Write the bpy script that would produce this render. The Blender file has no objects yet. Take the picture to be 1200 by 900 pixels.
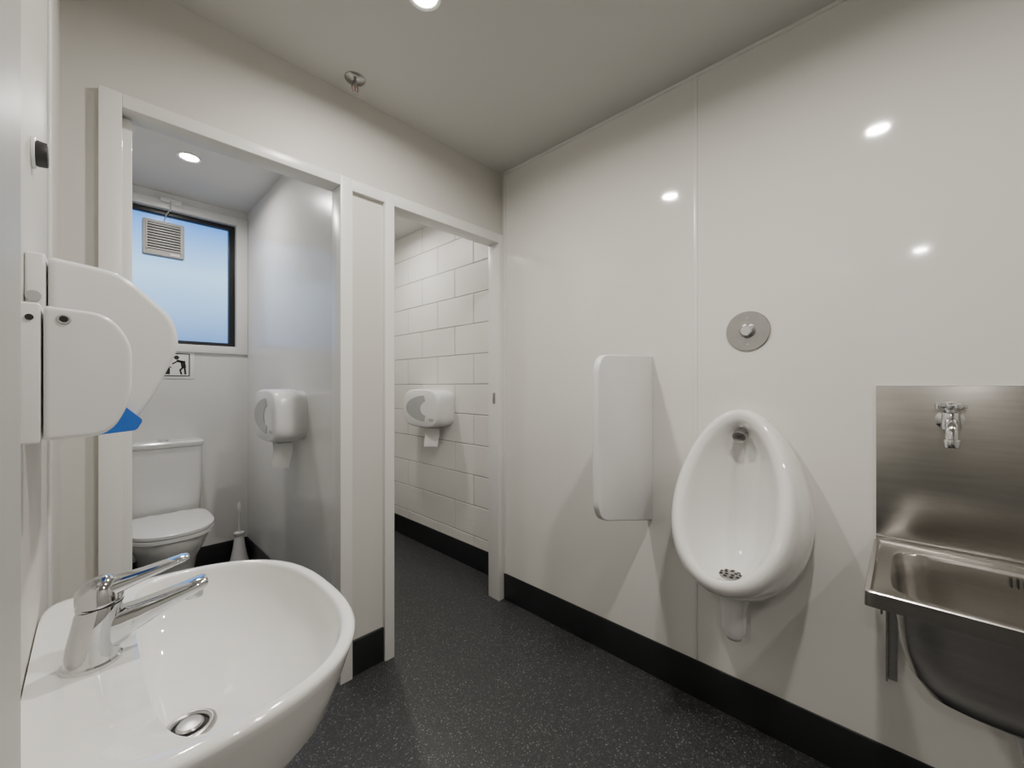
import bpy, bmesh, math, random
from mathutils import Vector, Matrix
random.seed(3)
S = bpy.context.scene
try:
    S.view_settings.view_transform = 'AgX'
    S.view_settings.look = 'None'
    S.view_settings.exposure = 0.1
except Exception:
    pass

# ------------------------------------------------------------------ materials
def mat(name, col, rough=0.5, metal=0.0, spec=0.5, coat=0.0, bump=None, var=None, emit=None, stretch=None):
    m = bpy.data.materials.new(name); m.use_nodes = True
    nt = m.node_tree; N = nt.nodes; L = nt.links
    b = N['Principled BSDF']
    b.inputs['Base Color'].default_value = (*col, 1)
    b.inputs['Roughness'].default_value = rough
    b.inputs['Metallic'].default_value = metal
    b.inputs['Specular IOR Level'].default_value = spec
    b.inputs['Coat Weight'].default_value = coat
    b.inputs['Coat Roughness'].default_value = 0.05
    tc = N.new('ShaderNodeTexCoord')
    src = tc.outputs['Object']
    if stretch:
        mp = N.new('ShaderNodeMapping'); mp.inputs['Scale'].default_value = stretch
        L.new(src, mp.inputs['Vector']); src = mp.outputs['Vector']
    if var:
        sc, amt = var
        n = N.new('ShaderNodeTexNoise'); n.inputs['Scale'].default_value = sc; n.inputs['Detail'].default_value = 4
        L.new(src, n.inputs['Vector'])
        r = N.new('ShaderNodeValToRGB')
        r.color_ramp.elements[0].position = 0.3; r.color_ramp.elements[1].position = 0.7
        r.color_ramp.elements[0].color = (*[c*(1-amt) for c in col], 1)
        r.color_ramp.elements[1].color = (*[min(1, c*(1+amt)) for c in col], 1)
        L.new(n.outputs['Fac'], r.inputs['Fac']); L.new(r.outputs['Color'], b.inputs['Base Color'])
    if bump:
        sc, st, dist = bump
        n = N.new('ShaderNodeTexNoise'); n.inputs['Scale'].default_value = sc; n.inputs['Detail'].default_value = 3
        L.new(src, n.inputs['Vector'])
        bp = N.new('ShaderNodeBump'); bp.inputs['Strength'].default_value = st; bp.inputs['Distance'].default_value = dist
        L.new(n.outputs['Fac'], bp.inputs['Height']); L.new(bp.outputs['Normal'], b.inputs['Normal'])
    if emit:
        b.inputs['Emission Color'].default_value = (*emit[0], 1)
        b.inputs['Emission Strength'].default_value = emit[1]
    return m

M_wall = mat('painted_wall', (0.60, 0.588, 0.555), 0.5, bump=(220, 0.08, 0.002), var=(1.5, 0.015))
M_entry = mat('grey_painted_frame', (0.40, 0.40, 0.39), 0.45, bump=(220, 0.08, 0.002), var=(1.5, 0.015))
M_cubwall = mat('cubicle_wall_paint', (0.70, 0.70, 0.685), 0.22, bump=(60, 0.06, 0.002), var=(1.5, 0.015))
M_ceil = mat('ceiling_paint', (0.58, 0.575, 0.555), 0.75, bump=(180, 0.06, 0.002))
M_panel = mat('gloss_wall_panel', (0.74, 0.735, 0.70), 0.055, spec=0.5, bump=(9, 0.03, 0.003), var=(0.8, 0.01))
M_trim = mat('white_trim_gloss', (0.74, 0.74, 0.72), 0.28, bump=(40, 0.03, 0.001))
M_block = mat('painted_block', (0.75, 0.745, 0.71), 0.4, bump=(130, 0.5, 0.003), var=(3, 0.02))
M_mortar = mat('painted_mortar', (0.36, 0.355, 0.335), 0.6, bump=(130, 0.35, 0.0025), var=(3, 0.02))
M_skirt = mat('black_vinyl_skirting', (0.014, 0.015, 0.017), 0.38, bump=(300, 0.1, 0.001))
M_ceramic = mat('white_ceramic', (0.82, 0.82, 0.80), 0.06, coat=0.6, var=(2, 0.01))
M_ceramic2 = mat('toilet_ceramic', (0.74, 0.745, 0.735), 0.12, coat=0.3, var=(2, 0.01))
M_plastic = mat('white_plastic', (0.78, 0.785, 0.785), 0.22, var=(3, 0.01))
M_plastic_g = mat('grey_plastic', (0.42, 0.43, 0.43), 0.35, var=(3, 0.02))
M_clear = mat('smoked_window_plastic', (0.40, 0.41, 0.41), 0.12, var=(5, 0.02))
M_dark = mat('dark_hole', (0.015, 0.015, 0.015), 0.6, var=(5, 0.05))
M_blackpl = mat('black_rubber', (0.02, 0.02, 0.02), 0.5, var=(5, 0.05))
M_chrome = mat('chrome', (0.66, 0.67, 0.68), 0.07, metal=1.0, var=(4, 0.01))
M_satin = mat('satin_steel', (0.42, 0.415, 0.41), 0.28, metal=1.0, var=(30, 0.04))
M_steel = mat('brushed_stainless', (0.52, 0.505, 0.48), 0.25, metal=1.0, var=(6, 0.07), bump=(40, 0.06, 0.001), stretch=(1, 1, 14))
M_blue = mat('blue_plastic', (0.02, 0.14, 0.58), 0.3, var=(4, 0.02))
M_alu = mat('black_aluminium', (0.01, 0.01, 0.012), 0.35, var=(4, 0.03))
M_paper = mat('tissue_paper', (0.85, 0.85, 0.84), 0.9, var=(20, 0.02))
M_lamp = mat('lamp_diffuser', (1, 0.95, 0.88), 0.5, emit=((1, 0.93, 0.82), 40))
M_signw = mat('sign_white', (0.8, 0.8, 0.78), 0.35, var=(4, 0.01))
M_signb = mat('sign_black', (0.01, 0.01, 0.01), 0.4, var=(4, 0.01))
M_fan = mat('fan_grey_plastic', (0.42, 0.41, 0.39), 0.4, var=(4, 0.02))

def floor_mat():
    m = bpy.data.materials.new('speckled_vinyl'); m.use_nodes = True
    nt = m.node_tree; N = nt.nodes; L = nt.links; b = N['Principled BSDF']
    tc = N.new('ShaderNodeTexCoord')
    v = N.new('ShaderNodeTexVoronoi'); v.inputs['Scale'].default_value = 270
    L.new(tc.outputs['Object'], v.inputs['Vector'])
    sep = N.new('ShaderNodeSeparateColor'); L.new(v.outputs['Color'], sep.inputs['Color'])
    r = N.new('ShaderNodeValToRGB'); r.color_ramp.interpolation = 'CONSTANT'
    e = r.color_ramp.elements
    e[0].position = 0; e[0].color = (0.024, 0.025, 0.028, 1)
    e[1].position = 0.45; e[1].color = (0.037, 0.038, 0.041, 1)
    a = e.new(0.85); a.color = (0.068, 0.069, 0.073, 1)
    a = e.new(0.965); a.color = (0.17, 0.17, 0.175, 1)
    L.new(sep.outputs['Red'], r.inputs['Fac'])
    n = N.new('ShaderNodeTexNoise'); n.inputs['Scale'].default_value = 500
    L.new(tc.outputs['Object'], n.inputs['Vector'])
    bp = N.new('ShaderNodeBump'); bp.inputs['Strength'].default_value = 0.25; bp.inputs['Distance'].default_value = 0.001
    L.new(n.outputs['Fac'], bp.inputs['Height']); L.new(bp.outputs['Normal'], b.inputs['Normal'])
    L.new(r.outputs['Color'], b.inputs['Base Color'])
    b.inputs['Roughness'].default_value = 0.42
    return m
M_floor = floor_mat()

def glass_mat():
    m = bpy.data.materials.new('frosted_glass'); m.use_nodes = True
    nt = m.node_tree; N = nt.nodes; L = nt.links
    out = N['Material Output']; N.remove(N['Principled BSDF'])
    tr = N.new('ShaderNodeBsdfRefraction'); tr.inputs['Roughness'].default_value = 0.18; tr.inputs['IOR'].default_value = 1.05
    tr.inputs['Color'].default_value = (0.9, 0.95, 1, 1)
    tl = N.new('ShaderNodeBsdfTranslucent'); tl.inputs['Color'].default_value = (0.8, 0.88, 0.95, 1)
    gl = N.new('ShaderNodeBsdfGlossy'); gl.inputs['Roughness'].default_value = 0.15
    n = N.new('ShaderNodeTexNoise'); n.inputs['Scale'].default_value = 2.5
    tc = N.new('ShaderNodeTexCoord'); L.new(tc.outputs['Object'], n.inputs['Vector'])
    bp = N.new('ShaderNodeBump'); bp.inputs['Strength'].default_value = 0.5; bp.inputs['Distance'].default_value = 0.05
    L.new(n.outputs['Fac'], bp.inputs['Height']); L.new(bp.outputs['Normal'], tr.inputs['Normal'])
    m1 = N.new('ShaderNodeMixShader'); m1.inputs[0].default_value = 0.15
    L.new(tr.outputs[0], m1.inputs[1]); L.new(tl.outputs[0], m1.inputs[2])
    m2 = N.new('ShaderNodeMixShader'); m2.inputs[0].default_value = 0.05
    L.new(m1.outputs[0], m2.inputs[1]); L.new(gl.outputs[0], m2.inputs[2])
    L.new(m2.outputs[0], out.inputs['Surface'])
    return m
M_glass = glass_mat()

# ------------------------------------------------------------------ mesh helpers
def link(me, name, m, smooth=False, angle=35):
    ob = bpy.data.objects.new(name, me); S.collection.objects.link(ob)
    if m: me.materials.append(m)
    if smooth:
        for p in me.polygons: p.use_smooth = True
        try:
            me.set_sharp_from_angle(angle=math.radians(angle))
        except Exception:
            pass
    return ob

def box(name, x0, x1, y0, y1, z0, z1, m, bev=0.0, seg=3):
    bm = bmesh.new()
    bmesh.ops.create_cube(bm, size=1)
    for v in bm.verts:
        v.co = Vector(((x0+x1)/2 + v.co.x*abs(x1-x0), (y0+y1)/2 + v.co.y*abs(y1-y0), (z0+z1)/2 + v.co.z*abs(z1-z0)))
    if bev > 0:
        bmesh.ops.bevel(bm, geom=list(bm.edges), offset=bev, segments=seg, profile=0.5, affect='EDGES')
    bmesh.ops.recalc_face_normals(bm, faces=bm.faces)
    me = bpy.data.meshes.new(name); bm.to_mesh(me); bm.free()
    return link(me, name, m, bev > 0, 25)

def loft(name, rings, m, cap0=True, cap1=True, smooth=True, angle=40, sub=0):
    bm = bmesh.new(); R = []
    for r in rings: R.append([bm.verts.new(p) for p in r])
    n = len(rings[0])
    for a, b in zip(R, R[1:]):
        for i in range(n):
            j = (i+1) % n
            bm.faces.new((a[i], a[j], b[j], b[i]))
    if cap0: bm.faces.new(list(reversed(R[0])))
    if cap1: bm.faces.new(R[-1])
    bmesh.ops.recalc_face_normals(bm, faces=bm.faces)
    me = bpy.data.meshes.new(name); bm.to_mesh(me); bm.free()
    return link(me, name, m, smooth, angle)

def prism(name, pts, axis, a, b, m, bev=0.0, seg=3, smooth=True):
    def P(p, t):
        return {'y': (p[0], t, p[1]), 'x': (t, p[0], p[1]), 'z': (p[0], p[1], t)}[axis]
    bm = bmesh.new()
    A = [bm.verts.new(P(p, a)) for p in pts]; B = [bm.verts.new(P(p, b)) for p in pts]
    n = len(pts)
    fa = bm.faces.new(A); fb = bm.faces.new(B)
    for i in range(n):
        bm.faces.new((A[i], A[(i+1) % n], B[(i+1) % n], B[i]))
    bmesh.ops.recalc_face_normals(bm, faces=bm.faces)
    if bev > 0:
        ed = set(fa.edges) | set(fb.edges)
        bmesh.ops.bevel(bm, geom=list(ed), offset=bev, segments=seg, profile=0.5, affect='EDGES')
    me = bpy.data.meshes.new(name); bm.to_mesh(me); bm.free()
    return link(me, name, m, smooth, 35)

def inset_prism(name, pts, y0, y1, m, rad, steps=5):
    """rounded-edge convex slab extruded in y, lofted from scaled outlines"""
    cx = (min(p[0] for p in pts)+max(p[0] for p in pts))/2; cz = (min(p[1] for p in pts)+max(p[1] for p in pts))/2
    hx = (max(p[0] for p in pts)-min(p[0] for p in pts))/2; hz = (max(p[1] for p in pts)-min(p[1] for p in pts))/2
    def ring(y, ins):
        fx_, fz_ = (hx-ins)/hx, (hz-ins)/hz
        return [(cx+(p[0]-cx)*fx_, y, cz+(p[1]-cz)*fz_) for p in pts]
    R = []
    for k in range(steps+1):
        a = math.pi/2*k/steps
        R.append(ring(y0+rad*(1-math.cos(a)) if False else y0+rad*(1-math.cos(math.pi/2*k/steps)), rad*(1-math.sin(a))))
    for k in range(steps+1):
        a = math.pi/2*(1-k/steps)
        R.append(ring(y1-rad*(1-math.cos(a)), rad*(1-math.sin(a))))
    return loft(name, R, m, angle=50)

def circ(c, r, axis='z', n=32, ry=None):
    ry = ry or r; o = []
    for i in range(n):
        a = 2*math.pi*i/n; p, q = r*math.cos(a), ry*math.sin(a)
        if axis == 'z': o.append((c[0]+p, c[1]+q, c[2]))
        elif axis == 'y': o.append((c[0]+p, c[1], c[2]+q))
        else: o.append((c[0], c[1]+p, c[2]+q))
    return o

def cyl(name, p0, p1, r0, r1, m, n=32, bev=0.0):
    p0 = Vector(p0); p1 = Vector(p1); d = (p1-p0); L = d.length; d.normalize()
    q = d.to_track_quat('Z', 'Y')
    def ring(t, r):
        return [tuple(p0 + q @ Vector((r*math.cos(2*math.pi*i/n), r*math.sin(2*math.pi*i/n), t))) for i in range(n)]
    if bev > 0:
        rings = [ring(0, r0-bev), ring(bev*0.3, r0-bev*0.3), ring(bev, r0), ring(L-bev, r1), ring(L-bev*0.3, r1-bev*0.3), ring(L, r1-bev)]
    else:
        rings = [ring(0, r0), ring(L, r1)]
    return loft(name, rings, m)

def tube(name, pts, r, m, n=16, radii=None):
    pts = [Vector(p) for p in pts]; rings = []
    up = Vector((0, 0, 1))
    for i, p in enumerate(pts):
        d = (pts[min(i+1, len(pts)-1)] - pts[max(i-1, 0)]).normalized()
        s = d.cross(Vector((0, 1, 0)))
        if s.length < 0.1: s = d.cross(up)
        s.normalize(); t = d.cross(s)
        rr = radii[i] if radii else r
        rings.append([tuple(p + s*rr*math.cos(2*math.pi*k/n) + t*rr*math.sin(2*math.pi*k/n)) for k in range(n)])
    return loft(name, rings, m)

def torus(name, c, R, r, m, axis='z', n=40, k=12):
    rings = []
    for i in range(n):
        a = 2*math.pi*i/n; ring = []
        for j in range(k):
            b = 2*math.pi*j/k; rad = R + r*math.cos(b); h = r*math.sin(b)
            p, q = rad*math.cos(a), rad*math.sin(a)
            ring.append({'z': (c[0]+p, c[1]+q, c[2]+h), 'y': (c[0]+p, c[1]+h, c[2]+q), 'x': (c[0]+h, c[1]+p, c[2]+q)}[axis])
        rings.append(ring)
    rings.append(rings[0])
    return loft(name, rings, m, False, False, angle=180)

def sup(a, n):
    c, s = math.cos(a), math.sin(a)
    return math.copysign(abs(c)**(2/n), c), math.copysign(abs(s)**(2/n), s)

def join(name, obs):
    bpy.ops.object.select_all(action='DESELECT')
    for o in obs: o.select_set(True)
    bpy.context.view_layer.objects.active = obs[0]
    if len(obs) > 1: bpy.ops.object.join()
    o = bpy.context.view_layer.objects.active
    o.name = name; o.data.name = name
    bpy.ops.object.origin_set(type='ORIGIN_GEOMETRY', center='BOUNDS')
    o.select_set(False)
    return o

# ------------------------------------------------------------------ dimensions
H = 2.40; XR = 1.62; XB = 1.75; XL = -0.06; YP = 1.633; YB = 3.31; TP = 0.077
XD0, XD1 = 0.758, 0.868
YBACK = -1.5; XFAR = -2.6

# ------------------------------------------------------------------ shell
box('floor', XFAR-0.1, XB+0.1, YBACK-0.1, YB+0.15, -0.1, 0, M_floor)
box('ceiling', XFAR-0.1, XB+0.1, YBACK-0.1, YB+0.15, H, H+0.1, M_ceil)
box('wall_right', XR, XB+0.1, YBACK-0.1, YP, 0, H, M_panel)
box('wall_left', XL-0.1, XL, 0.5, YB+0.15, 0, H, M_wall)
box('wall_entry', XFAR, -0.0385, 0.3, 0.5, 0, H, M_entry, 0.004)
box('wall_far_left', XFAR-0.1, XFAR, YBACK-0.1, 0.5, 0, H, M_wall)
box('wall_near', XFAR, XR, YBACK-0.1, YBACK, 0, H, M_wall)
pw = [box('a', XL, XR, YP+0.012, YP+TP, 2.045, H, M_wall),
      box('b', XL, 0.0125, YP+0.012, YP+TP, 0, 2.045, M_wall),
      box('c', 0.7416, 0.886, YP+0.012, YP+TP, 0, 2.045, M_wall)]
pw.append(box('d', XR, XB+0.1, YP, YP+TP, 0, H, M_wall))
join('wall_partition', pw)
box('wall_divider', XD0, XD1, YP+TP, YB, 0, H, M_cubwall)
WX0, WX1, WZ0, WZ1 = 0.0, 0.69, 1.465, 2.30
bw = [box('a', XL, WX0, YB, YB+0.15, 0, H, M_cubwall), box('b', WX1, XB, YB, YB+0.15, 0, H, M_cubwall),
      box('c', WX0, WX1, YB, YB+0.15, 0, WZ0, M_cubwall), box('d', WX0, WX1, YB, YB+0.15, WZ1, H, M_cubwall)]
join('wall_back', bw)
blk = [box('base', XB+0.0035, XB+0.1, YP+TP, YB+0.15, 0, H, M_mortar)]
bm = bmesh.new()
row = 0; z = -0.19
while z < H:
    off = 2.245 if row % 2 == 0 else 2.445
    y = off - 4*0.4
    while y < YB:
        a, b = max(y+0.0026, YP+TP), min(y+0.3974, YB); c, d = max(z+0.0026, 0), min(z+0.1974, H)
        if b-a > 0.02 and d-c > 0.01:
            q = bmesh.new(); bmesh.ops.create_cube(q, size=1)
            dx = random.uniform(0, 0.0008)
            for v in q.verts: v.co = Vector((XB+0.010+dx+v.co.x*0.02, (a+b)/2+v.co.y*(b-a), (c+d)/2+v.co.z*(d-c)))
            bmesh.ops.bevel(q, geom=list(q.edges), offset=0.003, segments=2, profile=0.5, affect='EDGES')
            me = bpy.data.meshes.new('t'); q.to_mesh(me); q.free(); bm.from_mesh(me); bpy.data.meshes.remove(me)
        y += 0.4
    z += 0.2; row += 1
me = bpy.data.meshes.new('blocks'); bm.to_mesh(me); bm.free()
blk.append(link(me, 'blocks', M_block, False))
join('wall_block', blk)

# ------------------------------------------------------------------ frames / trims
f = []
f.append(box('j', 0.0125, 0.061, YP-0.01, YP+TP, 0, 2.045, M_trim, 0.002))
f.append(box('s', 0.061, 0.085, YP+0.045, YP+TP, 0, 2.0, M_trim, 0.001))
f.append(box('h', 0.061, 0.6925, YP-0.01, YP+TP, 2.005, 2.045, M_trim, 0.002))
f.append(box('k', 0.6925, 0.7416, YP-0.01, YP+TP, 0, 2.045, M_trim, 0.002))
join('trim_1', f)
f = []
f.append(box('j', 0.886, 0.931, YP-0.01, YP+TP, 0, 2.045, M_trim, 0.002))
f.append(box('h', 0.931, 1.575, YP-0.01, YP+TP, 1.995, 2.045, M_trim, 0.002))
f.append(box('k', 1.575, XR, YP-0.01, YP+TP, 0, 2.045, M_trim, 0.002))
f.append(box('hh', 0.7416, 0.886, YP-0.006, YP+0.012, 2.0, 2.045, M_trim, 0.001))
f.append(box('strike', 1.572, 1.5755, YP+0.02, YP+0.04, 1.10, 1.16, M_satin, 0.001))
join('trim_2', f)
f = [box('p', XR-0.0025, XR, 0.573, 0.588, 0.145, H-0.012, M_trim, 0.001),
     box('q', XR-0.006, XR, YP-0.022, YP-0.01, 0.145, H-0.012, M_trim, 0.001),
     box('r', XR-0.008, XR, YBACK, YP-0.01, H-0.012, H, M_trim, 0.001)]
join('trim_3', f)
join('trim_4', [box('a', XL, XL+0.004, 1.20, 1.27, 0.15, H, M_trim, 0.001)])

def door(name, x0, x1, y0, y1):
    parts = [box('leaf', x0, x1, y0, y1, 0.02, 1.99, M_trim, 0.002)]
    yk = y1-0.06
    parts.append(cyl('knob', (x1, yk, 1.0), (x1+0.012, yk, 1.0), 0.022, 0.022, M_satin))
    return join(name, parts)
door('door_1', 0.03, 0.065, YP+TP+0.005, YP+TP+0.6)

def skirt(name, segs):
    join(name, [box('s', *s, 0, 0.145, M_skirt, 0.002) for s in segs])
skirt('baseboard_right', [(XR-0.007, XR, YBACK, YP-0.01)])
skirt('baseboard_partition', [(0.7416, 0.886, YP, YP+0.012)])
skirt('baseboard_back', [(XL, XD0, YB-0.007, YB), (XD1, XB, YB-0.007, YB)])
skirt('baseboard_divider', [(XD0-0.007, XD0, YP+TP, YB-0.007), (XD1, XD1+0.007, YP+TP, YB-0.007)])
skirt('baseboard_block', [(XB-0.007, XB, YP+TP, YB-0.007)])
skirt('baseboard_left', [(XL, XL+0.007, 0.5, YP-0.01), (XL, XL+0.007, YP+TP, YB-0.007)])

# ------------------------------------------------------------------ window
w = []
w.append(box('l', WX0, WX0+0.04, YB+0.03, YB+0.075, WZ0+0.0, WZ1, M_alu, 0.002))
w.append(box('r', WX1-0.035, WX1-0.0, YB+0.03, YB+0.075, WZ0, WZ1, M_alu, 0.002))
w.append(box('t', WX0+0.04, WX1-0.035, YB+0.03, YB+0.075, WZ1-0.028, WZ1, M_alu, 0.002))
w.append(box('b', WX0+0.04, WX1-0.035, YB+0.03, YB+0.075, WZ0, WZ0+0.026, M_alu, 0.002))
w.append(box('ar', WX1, XD0-0.001, YB-0.014, YB, WZ0-0.05, WZ1+0.05, M_trim, 0.002))
w.append(box('al', XL+0.001, WX0, YB-0.014, YB, WZ0-0.05, WZ1+0.05, M_trim, 0.002))
w.append(box('at', WX0, WX1, YB-0.014, YB, WZ1, WZ1+0.05, M_trim, 0.002))
w.append(box('ab', WX0, WX1, YB-0.014, YB, WZ0-0.05, WZ0, M_trim, 0.002))
w.append(box('glass', WX0+0.04, WX1-0.035, YB+0.05, YB+0.054, WZ0+0.026, WZ1-0.028, M_glass))
join('window_1', w)

# extractor fan
fx, fz = 0.312, 2.112; y1 = YB+0.05
p = [box('body', fx-0.1, fx+0.1, y1-0.055, y1, fz-0.108, fz+0.108, M_fan, 0.008),
     box('rec', fx-0.082, fx+0.082, y1-0.056, y1-0.05, fz-0.075, fz+0.090, M_dark)]
for i in range(10):
    zz = fz-0.072+i*0.0164
    p.append(box('louvre', fx-0.082, fx+0.082, y1-0.062, y1-0.054, zz, zz+0.0075, M_fan, 0.001))
for sx in (-0.082, 0.082):
    p.append(box('rib', fx+sx-0.003, fx+sx+0.003, y1-0.063, y1-0.054, fz-0.08, fz+0.092, M_fan, 0.001))
p.append(box('lab', fx+0.03, fx+0.075, y1-0.0565, y1-0.054, fz-0.097, fz-0.087, M_signw))
p.append(tube('cord', [(fx, y1-0.03, fz+0.105), (fx+0.01, y1-0.06, fz+0.15), (fx+0.03, y1-0.08, 2.30), (fx+0.028, y1-0.085, 2.345)], 0.003, M_plastic_g, 8))
p.append(box('jb', fx-0.02, fx+0.08, YB-0.035, YB-0.014, 2.335, 2.36, M_plastic, 0.003))
join('extractor_fan', p)

# sign with pictogram on the back wall
def disc(name, cx, cz, r, y0, y1, m):
    return prism(name, [(cx+r*math.cos(2*math.pi*i/24), cz+r*math.sin(2*math.pi*i/24)) for i in range(24)], 'y', y0, y1, m, smooth=False)
def bar(x0, z0, x1, z1, wd, m, yy):
    d = Vector((x1-x0, z1-z0)).normalized(); n = Vector((-d.y, d.x))*wd/2
    return prism('bar', [(x0+n.x, z0+n.y), (x1+n.x, z1+n.y), (x1-n.x, z1-n.y), (x0-n.x, z0-n.y)], 'y', yy-0.0006, yy, m, smooth=False)
sx0, sx1, sz0, sz1 = 0.26, 0.462, 1.245, 1.413
p = [box('plate', sx0, sx1, YB-0.004, YB, sz0, sz1, M_signw, 0.001)]
ys = YB-0.004
bx0, bx1, bz0, bz1 = 0.272, 0.436, 1.262, 1.402
for a in ((bx0, bz0, bx1, bz0), (bx1, bz0, bx1, bz1), (bx1, bz1, bx0, bz1), (bx0, bz1, bx0, bz0)):
    p.append(bar(*a, 0.006, M_signb, ys))
p.append(disc('head', 0.372, 1.378, 0.013, ys-0.0006, ys, M_signb))
p.append(bar(0.405, 1.350, 0.372, 1.358, 0.015, M_signb, ys))
p.append(bar(0.402, 1.358, 0.408, 1.315, 0.024, M_signb, ys))
p.append(bar(0.408, 1.320, 0.388, 1.298, 0.010, M_signb, ys))
p.append(bar(0.389, 1.302, 0.396, 1.272, 0.009, M_signb, ys))
p.append(bar(0.412, 1.320, 0.416, 1.272, 0.010, M_signb, ys))
p.append(bar(0.378, 1.356, 0.350, 1.336, 0.008, M_signb, ys))
p.append(bar(0.325, 1.272, 0.325, 1.312, 0.030, M_signb, ys))
p.append(bar(0.303, 1.317, 0.348, 1.317, 0.006, M_signb, ys))
join('toilet_notice_sign', p)

# ------------------------------------------------------------------ toilet
tx = 0.30
def dring(z, hw, yf, yb, n=2.4, nb=6, N=48, cx=tx):
    yc = yb-(yb-yf)*0.42; o = []
    for i in range(N):
        a = 2*math.pi*i/N
        if math.sin(a) < 0:
            x, y = sup(a, n); o.append((cx+hw*x, yc+(yc-yf)*y, z))
        else:
            x, y = sup(a, nb)
            o.append((cx+hw*x, yc+(yb-yc)*y, z))
    return o
p = []
p.append(loft('pan', [dring(0, 0.115, 2.82, 3.28), dring(0.02, 0.118, 2.81, 3.285), dring(0.15, 0.12, 2.80, 3.29), dring(0.25, 0.135, 2.76, 3.295),
                      dring(0.33, 0.165, 2.69, 3.30), dring(0.375, 0.182, 2.672, 3.305), dring(0.40, 0.184, 2.67, 3.305)], M_ceramic2))
p.append(loft('seat', [dring(0.402, 0.182, 2.668, 3.10), dring(0.405, 0.19, 2.66, 3.10), dring(0.42, 0.19, 2.66, 3.10), dring(0.423, 0.186, 2.664, 3.10)], M_plastic))
p.append(loft('lid', [dring(0.426, 0.186, 2.664, 3.11), dring(0.430, 0.191, 2.658, 3.11), dring(0.444, 0.191, 2.658, 3.11), dring(0.452, 0.182, 2.668, 3.105), dring(0.455, 0.15, 2.70, 3.08)], M_plastic))
def rr(z, hx, y0, y1, n=7, N=48, cx=tx):
    o = []
    for i in range(N):
        x, y = sup(2*math.pi*i/N, n); o.append((cx+hx*x, (y0+y1)/2+(y1-y0)/2*y, z))
    return o
p.append(loft('cistern', [rr(0.41, 0.16, 3.15, 3.31), rr(0.43, 0.172, 3.14, 3.31), rr(0.6, 0.178, 3.135, 3.31), rr(0.83, 0.182, 3.13, 3.31)], M_ceramic2))
p.append(loft('cistern_lid', [rr(0.832, 0.185, 3.124, 3.31), rr(0.838, 0.189, 3.12, 3.31), rr(0.858, 0.189, 3.12, 3.31), rr(0.866, 0.182, 3.127, 3.305)], M_ceramic2))
p.append(cyl('button', (tx, 3.215, 0.866), (tx, 3.215, 0.871), 0.028, 0.026, M_chrome))
for s in (-0.07, 0.07):
    p.append(cyl('hinge', (tx+s-0.015, 3.115, 0.44), (tx+s+0.015, 3.115, 0.44), 0.012, 0.012, M_plastic))
join('toilet', p)

# toilet brush
bx, by = 0.685, 3.2
p = [loft('holder', [circ((bx, by, z), r) for z, r in ((0, 0.058), (0.015, 0.06), (0.05, 0.05), (0.12, 0.036), (0.2, 0.026), (0.205, 0.03), (0.22, 0.03), (0.225, 0.02))], M_plastic),
     cyl('handle', (bx, by, 0.22), (bx, by, 0.36), 0.008, 0.007, M_plastic),
     loft('grip', [circ((bx, by, z), r) for z, r in ((0.35, 0.008), (0.37, 0.014), (0.40, 0.012), (0.42, 0.006))], M_plastic)]
join('toilet_brush', p)

# toilet roll dispensers (front faces -X)
def tp_disp(xw, y0, y1, z0, z1, d):
    zc = (z0+z1)/2; hz = (z1-z0)/2; yc = (y0+y1)/2; hy = (y1-y0)/2
    def ring(x, sc, n, dz=0):
        o = []
        for i in range(64):
            a, b = sup(2*math.pi*i/64, n); o.append((x, yc+hy*sc*a, zc+dz+hz*sc*b))
        return o
    q = [loft('cover', [ring(xw, 0.96, 4.5), ring(xw-0.03, 0.965, 4.5), ring(xw-0.032, 1.0, 4), ring(xw-d*0.6, 1.0, 3.8), ring(xw-d*0.82, 0.995, 3.6), ring(xw-d*0.93, 0.975, 3.5), ring(xw-d*0.98, 0.945, 3.4), ring(xw-d, 0.90, 3.4), ring(xw-d-0.001, 0.5, 3)], M_plastic, angle=50)]
    # crescent shaped viewing window
    cy = yc-hy*0.35; pts = []
    for i in range(25):
        a = math.radians(-85 + 170*i/24); pts.append((cy+hy*1.12*math.cos(a), zc+hz*0.66*math.sin(a)))
    for i in range(25):
        a = math.radians(85 - 170*i/24); pts.append((cy+hy*0.30*math.cos(a), zc+hz*0.36*math.sin(a)))
    q.append(prism('window', pts, 'x', xw-d-0.003, xw-d+0.004, M_clear, 0.0))
    pts2 = []
    for i in range(32):
        a, b = sup(2*math.pi*i/32, 3); pts2.append((yc-hy*0.62+hy*0.12*a, zc-hz*0.55+hz*0.07*b))
    q.append(prism('lock', pts2, 'x', xw-d-0.003, xw-d+0.004, M_plastic_g, 0.0))
    q.append(box('serration', xw-d*0.75, xw-d*0.3, yc-hy*0.5, yc+hy*0.3, z0-0.004, z0+0.01, M_plastic_g, 0.002))
    rings = []
    x0_ = xw-d*0.5; y0_ = yc-hy*0.2
    for k in range(10):
        t = k/9; zz = z0-0.002-0.135*t
        ww = 0.055*(1-0.12*t); ux, uy = 0.62, -0.78
        bend = 0.006*math.sin(5*t)
        A = (x0_+ux*ww+bend, y0_+uy*ww*1.0); B = (x0_-ux*ww+bend, y0_-uy*ww)
        C = (x0_+bend*2+0.006*t, y0_+0.008*t)
        rings.append([(A[0], A[1]-0.001, zz), (C[0], C[1]-0.001, zz), (B[0], B[1]-0.001, zz), (B[0], B[1]+0.001, zz), (C[0], C[1]+0.001, zz), (A[0], A[1]+0.001, zz)])
    q.append(loft('tissue', rings, M_paper))
    return join('toilet_paper_dispenser', q)
tp_disp(XD0, 2.165, 2.57, 0.912, 1.183, 0.145)
tp_disp(XB, 2.24, 2.69, 0.905, 1.178, 0.14)

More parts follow.
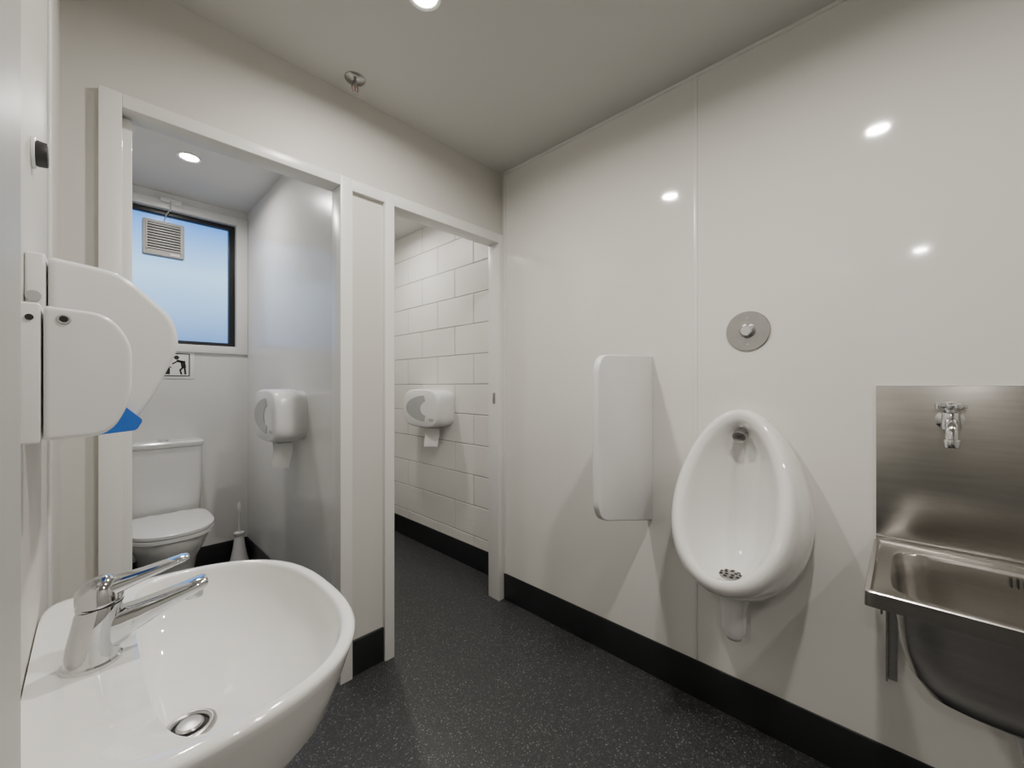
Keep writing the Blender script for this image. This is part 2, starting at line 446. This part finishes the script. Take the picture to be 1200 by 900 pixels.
# ------------------------------------------------------------------ urinal
uy = 0.41
def uring(xt, xb, zt, zb, hw, e=0.16, N=80, pw_=1.0):
    o = []
    for i in range(N):
        a = 2*math.pi*i/N; c, s = math.cos(a), math.sin(a)
        z = (zt+zb)/2+(zt-zb)/2*c
        k = ((1-c)/2)**pw_
        o.append((xt+(xb-xt)*k, uy+hw*s*(1-e*c), z))
    return o
R = [uring(1.62, 1.62, 1.100, 0.50, 0.190), uring(1.608, 1.60, 1.112, 0.488, 0.202), uring(1.592, 1.53, 1.117, 0.490, 0.206),
     uring(1.575, 1.44, 1.118, 0.508, 0.200), uring(1.562, 1.365, 1.117, 0.540, 0.187), uring(1.553, 1.327, 1.113, 0.563, 0.175), uring(1.549, 1.316, 1.107, 0.580, 0.166),
     uring(1.548, 1.314, 1.098, 0.594, 0.157), uring(1.550, 1.318, 1.085, 0.606, 0.144), uring(1.555, 1.326, 1.072, 0.609, 0.134),
     uring(1.575, 1.350, 1.056, 0.597, 0.124), uring(1.592, 1.39, 1.025, 0.580, 0.110), uring(1.600, 1.44, 0.98, 0.573, 0.092),
     uring(1.604, 1.49, 0.925, 0.577, 0.073), uring(1.605, 1.545, 0.87, 0.60, 0.055), uring(1.605, 1.585, 0.82, 0.65, 0.036), uring(1.605, 1.60, 0.77, 0.71, 0.015)]
p = [loft('bowl', R, M_ceramic, angle=180)]
p.append(loft('trap', [circ((1.49, uy, z), r) for z, r in ((0.54, 0.06), (0.49, 0.045), (0.47, 0.04), (0.40, 0.037), (0.375, 0.034), (0.36, 0.024), (0.355, 0.008))], M_ceramic))
p.append(cyl('outlet', (1.49, uy, 0.44), (1.62, uy, 0.44), 0.02, 0.02, M_ceramic))
p.append(cyl('spreader', (1.59, uy, 1.037), (1.545, uy, 1.022), 0.02, 0.022, M_satin, bev=0.004))
dc = (1.455, uy, 0.578)
p.append(loft('strainer', [circ((dc[0], dc[1], dc[2]+h), r) for h, r in ((-0.01, 0.038), (0.002, 0.038), (0.005, 0.034), (0.008, 0.018), (0.009, 0.004))], M_satin))
for ring_r, cnt in ((0.028, 9), (0.015, 5)):
    for i in range(cnt):
        a = 2*math.pi*i/cnt; zt = dc[2]+(0.0065 if ring_r > 0.02 else 0.0085)
        p.append(cyl('hole', (dc[0]+ring_r*math.cos(a), dc[1]+ring_r*math.sin(a), zt-0.004), (dc[0]+ring_r*math.cos(a), dc[1]+ring_r*math.sin(a), zt+0.0006), 0.0058, 0.0058, M_dark, 12))
join('urinal', p)

# flush button plate
fy, fz2 = 0.40, 1.394
p = [loft('plate', [circ((x, fy, fz2), r, 'x', 48) for x, r in ((1.62, 0.070), (1.615, 0.070), (1.6135, 0.0685), (1.6135, 0.01))], M_satin),
     loft('boss', [circ((x, fy, fz2), r, 'x', 32) for x, r in ((1.614, 0.026), (1.607, 0.024), (1.603, 0.020), (1.592, 0.019), (1.589, 0.016), (1.589, 0.005))], M_chrome)]
for a in (math.pi/2, -math.pi/2):
    p.append(cyl('screw', (1.6135, fy+0.048*math.cos(a), fz2+0.048*math.sin(a)), (1.6125, fy+0.048*math.cos(a), fz2+0.048*math.sin(a)), 0.003, 0.003, M_chrome, 12))
join('urinal_flush_button', p)

# privacy screen
def roundpoly(pts, rad):
    out = []; n = len(pts)
    for i, (pt, r) in enumerate(zip(pts, rad)):
        if r == 0: out.append(pt); continue
        P = Vector(pt); A0 = Vector(pts[i-1])-P; B0 = Vector(pts[(i+1) % n])-P
        r1 = min(r, A0.length*0.46, B0.length*0.46)
        a = P+A0.normalized()*r1; b = P+B0.normalized()*r1
        for k in range(9):
            t = k/8; out.append(tuple((1-t)**2*a+2*t*(1-t)*P+t*t*b))
    return out
prof = roundpoly([(1.62, 1.324), (1.62, 0.64), (1.205, 0.735), (1.205, 1.308)], [0, 0, 0.07, 0.07])
join('urinal_privacy_screen', [prism('panel', prof, 'y', 0.752, 0.778, M_plastic, 0.006)])

# ------------------------------------------------------------------ stainless cleaner's sink
SY0, SY1 = -0.48, 0.065; SX0, SX1 = 1.185, 1.612; SZ = 0.75
def srect(x0, x1, y0, y1, z, n, N=160):
    o = []
    for i in range(N):
        a, b = sup(2*math.pi*i/N, n); o.append(((x0+x1)/2+(x1-x0)/2*a, (y0+y1)/2+(y1-y0)/2*b, z))
    return o
bx0, bx1, by0, by1 = SX0+0.038, SX1-0.05, SY0+0.042, SY1-0.042
def bowl(ins, z, n):
    return srect(bx0+ins, bx1-ins*0.6, by0+ins, by1-ins, z, n)
def out(d, z):
    return srect(SX0+d, SX1-d, SY0+d, SY1-d, z, 60)
R = [out(0.004, SZ-0.034), out(0, SZ-0.034), out(0, SZ-0.002), out(0.002, SZ), out(0.010, SZ), out(0.014, SZ-0.004), out(0.018, SZ-0.005),
     bowl(-0.004, SZ-0.006, 7), bowl(0, SZ-0.008, 6.5), bowl(0.003, SZ-0.016, 6), bowl(0.008, SZ-0.08, 6), bowl(0.014, SZ-0.14, 5.5), bowl(0.028, SZ-0.20, 5),
     bowl(0.055, SZ-0.245, 4.5), bowl(0.09, SZ-0.268, 4), bowl(0.13, SZ-0.276, 3), bowl(0.15, SZ-0.278, 2.5)]
p = [loft('basin', R, M_steel, False, True, angle=40)]
p.append(box('splashback', SX1, 1.62, SY0, SY1-0.004, SZ-0.005, 1.2, M_steel, 0.002))
p.append(box('upstand', SX1-0.006, SX1+0.002, SY0, SY1-0.004, SZ-0.002, SZ+0.012, M_steel, 0.002))
p.append(loft('drain', [circ((1.41, -0.21, z), r) for z, r in ((SZ-0.277, 0.04), (SZ-0.273, 0.04), (SZ-0.273, 0.03), (SZ-0.276, 0.02))], M_chrome))
for i in range(5):
    yy = -0.185-i*0.011
    p.append(box('slot', bx1-0.012, bx1-0.0015, yy-0.003, yy, SZ-0.04, SZ-0.018, M_dark))
p.append(tube('waste', [(1.41, -0.21, SZ-0.278), (1.41, -0.21, SZ-0.36), (1.45, -0.21, SZ-0.39), (1.62, -0.21, SZ-0.39)], 0.02, M_plastic))
for yb_ in (0.035, -0.45):
    br = [(1.215, SZ-0.034), (1.62, SZ-0.034), (1.62, 0.345), (1.598, 0.345), (1.575, SZ-0.085), (1.215, SZ-0.056)]
    p.append(prism('bracket', br, 'y', yb_, yb_+0.004, M_steel))
    p.append(box('brf', 1.614, 1.62, yb_-0.02, yb_+0.004, 0.345, SZ-0.034, M_steel, 0.001))
join('stainless_cleaners_sink', p)

# bib tap
ty, tz = -0.087, 1.108
p = [loft('flange', [circ((x, ty, tz), r, 'x') for x, r in ((1.612, 0.028), (1.606, 0.028), (1.602, 0.019), (1.60, 0.012))], M_chrome),
     cyl('stem', (1.603, ty, tz), (1.565, ty, tz), 0.013, 0.013, M_chrome),
     cyl('body', (1.565, ty, tz-0.024), (1.565, ty, tz+0.022), 0.019, 0.017, M_chrome, bev=0.004),
     cyl('neck', (1.565, ty, tz+0.02), (1.565, ty, tz+0.034), 0.009, 0.009, M_chrome),
     tube('spout', [(1.575, ty, tz), (1.545, ty, tz-0.004), (1.528, ty, tz-0.014), (1.522, ty, tz-0.03), (1.521, ty, tz-0.05)], 0.0125, M_chrome),
     cyl('nozzle', (1.521, ty, tz-0.045), (1.521, ty, tz-0.066), 0.0155, 0.0145, M_chrome, bev=0.002),
     cyl('hub', (1.565, ty, tz+0.03), (1.565, ty, tz+0.048), 0.014, 0.012, M_chrome, bev=0.003)]
for a in (0.5, 0.5+math.pi/2, 0.5+math.pi, 0.5+1.5*math.pi):
    p.append(cyl('arm', (1.565, ty, tz+0.039), (1.565+0.032*math.cos(a), ty+0.032*math.sin(a), tz+0.039), 0.006, 0.0075, M_chrome, 16, 0.002))
join('wall_tap', p)

# ------------------------------------------------------------------ hand basin
by_ = 0.78; BZ = 0.83; N = 144
def bout(z, af, hb, xb, nf=2.8, nb=9, cx=0.06):
    o = []
    for i in range(N):
        a = 2*math.pi*i/N; c = math.cos(a)
        if c >= 0:
            x, y = sup(a, nf); o.append((cx+af*x, by_+hb*y, z))
        else:
            x, y = sup(a, nb); o.append((cx+(cx-xb)*x, by_+hb*y, z))
    return o
DX = 0.103
def binr(z, f):
    o = []
    for i in range(N):
        a = 2*math.pi*i/N; c = math.cos(a)
        if c >= 0: x, y = sup(a, 2.5); X = 0.112+0.182*x
        else: x, y = sup(a, 4.0); X = 0.112+0.066*x
        Y = by_+0.246*y
        Xd = DX+0.026*math.cos(a); Yd = by_-0.005+0.026*math.sin(a)
        o.append((X*(1-f)+Xd*f, Y*(1-f)+Yd*f, z))
    return o
R = [bout(0.60, 0.05, 0.07, -0.059, 2.2, 4, 0.0), bout(0.61, 0.10, 0.11, -0.059, 2.2, 4, 0.01), bout(0.635, 0.155, 0.165, -0.059, 2.3, 5, 0.03), bout(0.675, 0.20, 0.21, -0.059, 2.4, 6, 0.045), bout(0.73, 0.228, 0.242, -0.059, 2.5),
     bout(0.78, 0.242, 0.257, -0.059, 2.6), bout(0.808, 0.249, 0.265, -0.059, 2.65), bout(0.820, 0.253, 0.269, -0.059, 2.65), bout(0.8265, 0.253, 0.269, -0.059, 2.65), bout(0.830, 0.249, 0.265, -0.058, 2.65),
     bout(0.8307, 0.244, 0.259, -0.055, 2.65)]
R += [binr(0.8306, -0.015), binr(0.829, 0.003), binr(0.825, 0.012), binr(0.815, 0.024), binr(0.79, 0.055), binr(0.76, 0.12), binr(0.735, 0.22), binr(0.713, 0.38), binr(0.699, 0.57), binr(0.690, 0.78), binr(0.685, 0.95), binr(0.682, 1.0)]
p = [loft('basin', R, M_ceramic, True, True, angle=60)]
dX, dY, dZ = DX, by_-0.005, 0.684
p.append(torus('waste_ring', (dX, dY, dZ+0.001), 0.028, 0.0055, M_satin))
p.append(cyl('waste_hole', (dX, dY, dZ-0.002), (dX, dY, dZ+0.0005), 0.026, 0.026, M_dark))
p.append(loft('plug', [circ((dX, dY, dZ+h), r) for h, r in ((0.0, 0.017), (0.005, 0.0175), (0.008, 0.015), (0.009, 0.004))], M_satin))
p.append(tube('waste_pipe', [(0.02, by_, 0.605), (0.02, by_, 0.48), (0.0, by_, 0.45), (-0.06, by_, 0.45)], 0.018, M_plastic))
join('hand_basin', p)

# mixer tap
bx_ = 0.0
def ell(c, rx, ry, tilt=0.0, n=40, e=2.0):
    o = []
    for i in range(n):
        a, b = sup(2*math.pi*i/n, e); o.append((c[0]+rx*a*math.cos(tilt), c[1]+ry*b, c[2]+rx*a*math.sin(tilt)))
    return o
p = [loft('base', [ell((bx_, by_, BZ), 0.030, 0.030), ell((bx_, by_, BZ+0.005), 0.030, 0.030), ell((bx_, by_, BZ+0.007), 0.0275, 0.0275),
                   ell((bx_+0.001, by_, BZ+0.03), 0.0255, 0.0245), ell((bx_+0.004, by_, BZ+0.052), 0.0245, 0.0225, 0.1), ell((bx_+0.007, by_, BZ+0.072), 0.0245, 0.0225, 0.2), ell((bx_+0.008, by_, BZ+0.076), 0.023, 0.021, 0.2)], M_chrome)]
def xr(x, zc, hy, hz, e=3.0, n=32):
    o = []
    for i in range(n):
        a, b = sup(2*math.pi*i/n, e); o.append((x, by_+hy*a, zc+hz*b))
    return o
p.append(loft('spout', [xr(bx_+0.0, 0.866, 0.018, 0.028), xr(bx_+0.025, 0.870, 0.0195, 0.025), xr(bx_+0.045, 0.877, 0.019, 0.0185), xr(bx_+0.07, 0.885, 0.018, 0.0135), xr(bx_+0.10, 0.893, 0.017, 0.010), xr(bx_+0.118, 0.898, 0.0165, 0.009), xr(bx_+0.124, 0.8995, 0.013, 0.006)], M_chrome))
p.append(cyl('aerator', (bx_+0.108, by_, 0.892), (bx_+0.108, by_, 0.879), 0.012, 0.012, M_chrome, bev=0.001))
p.append(loft('cap', [ell((bx_+0.008, by_, BZ+0.078), 0.0245, 0.0225, 0.2), ell((bx_+0.007, by_, BZ+0.090), 0.0245, 0.0225, 0.25), ell((bx_+0.004, by_, BZ+0.102), 0.0215, 0.020, 0.3), ell((bx_+0.003, by_, BZ+0.109), 0.013, 0.013, 0.3), ell((bx_+0.003, by_, BZ+0.111), 0.003, 0.003, 0.3)], M_chrome))
p.append(loft('lever', [xr(bx_-0.016, 0.917, 0.011, 0.007), xr(bx_+0.0, 0.921, 0.019, 0.012), xr(bx_+0.02, 0.926, 0.0185, 0.011), xr(bx_+0.05, 0.932, 0.0155, 0.0075), xr(bx_+0.078, 0.938, 0.013, 0.0055), xr(bx_+0.096, 0.942, 0.012, 0.0045), xr(bx_+0.102, 0.943, 0.009, 0.0025)], M_chrome))
p.append(torus('seam', (bx_+0.008, by_, BZ+0.077), 0.0225, 0.0010, M_dark))
join('basin_mixer_tap', p)

# ------------------------------------------------------------------ dispensers on left wall
prof = roundpoly([(-0.040, 1.370), (0.030, 1.362), (0.088, 1.302), (0.095, 1.262), (0.066, 1.188), (0.040, 1.142), (-0.040, 1.142)], [0.006, 0.025, 0.02, 0.02, 0.02, 0.012, 0.006])
p = [inset_prism('cover', prof, 0.80, 1.06, M_plastic, 0.010),
     box('backplate', XL, -0.0415, 0.802, 1.058, 1.142, 1.372, M_plastic, 0.004)]
p.append(prism('push_bar', roundpoly([(0.002, 1.132), (0.045, 1.136), (0.052, 1.150), (0.028, 1.176)], [0, 0.004, 0.004, 0]), 'y', 0.795, 1.0, M_blue, 0.0))
p.append(cyl('lock', (-0.052, 0.802, 1.315), (-0.052, 0.799, 1.315), 0.007, 0.007, M_plastic_g))
join('paper_towel_dispenser', p)
prof = roundpoly([(-0.034, 1.281), (0.013, 1.278), (0.0315, 1.248), (0.0315, 1.185), (0.014, 1.146), (-0.034, 1.144)], [0.004, 0.016, 0.016, 0.020, 0.018, 0.004])
p = [inset_prism('cover', prof, 0.62, 0.72, M_plastic, 0.005),
     box('backplate', XL, -0.0355, 0.622, 0.718, 1.142, 1.283, M_plastic, 0.003),
     torus('lock_ring', (-0.020, 0.6195, 1.268), 0.0042, 0.0012, M_plastic_g, 'y', 24, 8),
     cyl('lock', (-0.020, 0.6205, 1.268), (-0.020, 0.6185, 1.268), 0.003, 0.003, M_dark, 16),
     cyl('lock2', (-0.043, 0.6225, 1.268), (-0.043, 0.6205, 1.268), 0.003, 0.003, M_dark, 16)]
join('soap_dispenser', p)

p = [cyl('base', (XL, 0.9, 1.535), (XL+0.004, 0.9, 1.535), 0.022, 0.022, M_plastic, bev=0.001),
     cyl('rubber', (XL+0.004, 0.9, 1.535), (XL+0.016, 0.9, 1.535), 0.018, 0.017, M_blackpl, bev=0.002)]
join('door_stop', p)

# ------------------------------------------------------------------ ceiling fittings
def downlight(x, y, power, col=(1, 0.94, 0.86), size=0.078, spread=168):
    p = [loft('ring', [circ((x, y, z), r, 'z', 48) for z, r in ((H, 0.052), (H-0.004, 0.052), (H-0.006, 0.049), (H-0.004, 0.041), (H-0.001, 0.039))], M_trim, True, False),
         cyl('lens', (x, y, H), (x, y, H-0.0015), 0.039, 0.039, M_lamp)]
    join('recessed_downlight', p)
    l = bpy.data.lights.new('downlight_lamp', 'AREA'); l.shape = 'DISK'; l.size = size; l.energy = power; l.color = col
    l.spread = math.radians(spread)
    o = bpy.data.objects.new('downlight_lamp', l); o.location = (x, y, H-0.009); S.collection.objects.link(o)
downlight(0.71, 1.06, 12.5)
downlight(0.70, 0.09, 12.5)
downlight(-1.82, -0.10, 12, spread=180)
downlight(0.70, -0.95, 8)
downlight(0.356, 2.70, 8, (1, 0.95, 0.9))
downlight(1.30, 2.60, 9, (1, 0.94, 0.87))

sx, sy = 0.715, 1.545
p = [loft('rosette', [circ((sx, sy, z), r, 'z', 40) for z, r in ((H, 0.038), (H-0.003, 0.038), (H-0.008, 0.030), (H-0.010, 0.016), (H-0.012, 0.012))], M_satin),
     cyl('stem', (sx, sy, H-0.008), (sx, sy, H-0.028), 0.009, 0.008, M_satin),
     tube('arm_a', [(sx+0.007, sy, H-0.026), (sx+0.013, sy, H-0.036), (sx+0.010, sy, H-0.048), (sx+0.002, sy, H-0.056)], 0.0022, M_satin, 8),
     tube('arm_b', [(sx-0.007, sy, H-0.026), (sx-0.013, sy, H-0.036), (sx-0.010, sy, H-0.048), (sx-0.002, sy, H-0.056)], 0.0022, M_satin, 8),
     cyl('bulb', (sx, sy, H-0.028), (sx, sy, H-0.052), 0.002, 0.002, mat('red_bulb', (0.6, 0.05, 0.03), 0.1, var=(4, 0.01)), 10),
     cyl('deflector', (sx, sy, H-0.056), (sx, sy, H-0.058), 0.013, 0.014, M_satin)]
join('ceiling_sprinkler', p)

# ------------------------------------------------------------------ world
w = bpy.data.worlds.new('World'); S.world = w; w.use_nodes = True
nt = w.node_tree; N_ = nt.nodes; L_ = nt.links; bg = N_['Background']
tc = N_.new('ShaderNodeTexCoord'); sp = N_.new('ShaderNodeSeparateXYZ'); L_.new(tc.outputs['Generated'], sp.inputs[0])
r = N_.new('ShaderNodeValToRGB'); L_.new(sp.outputs['Z'], r.inputs['Fac'])
e = r.color_ramp.elements
e[0].position = 0.0; e[0].color = (0.06, 0.10, 0.20, 1)
e[1].position = 1.0; e[1].color = (0.12, 0.30, 0.65, 1)
a = e.new(0.08); a.color = (0.13, 0.24, 0.48, 1)
a = e.new(0.21); a.color = (0.55, 0.82, 1.0, 1)
a = e.new(0.30); a.color = (0.08, 0.30, 0.78, 1)
L_.new(r.outputs['Color'], bg.inputs['Color']); bg.inputs['Strength'].default_value = 2.4

# ------------------------------------------------------------------ camera
cd = bpy.data.cameras.new('camera'); cam = bpy.data.objects.new('camera', cd); S.collection.objects.link(cam)
cam.location = (0, 0, 1.2)
cam.rotation_euler = (math.radians(90), 0, -math.atan2(0.719, 0.695))
cd.sensor_width = 36; cd.lens = 36*476/1200; cd.shift_y = 2/1200; cd.clip_start = 0.01
S.camera = cam
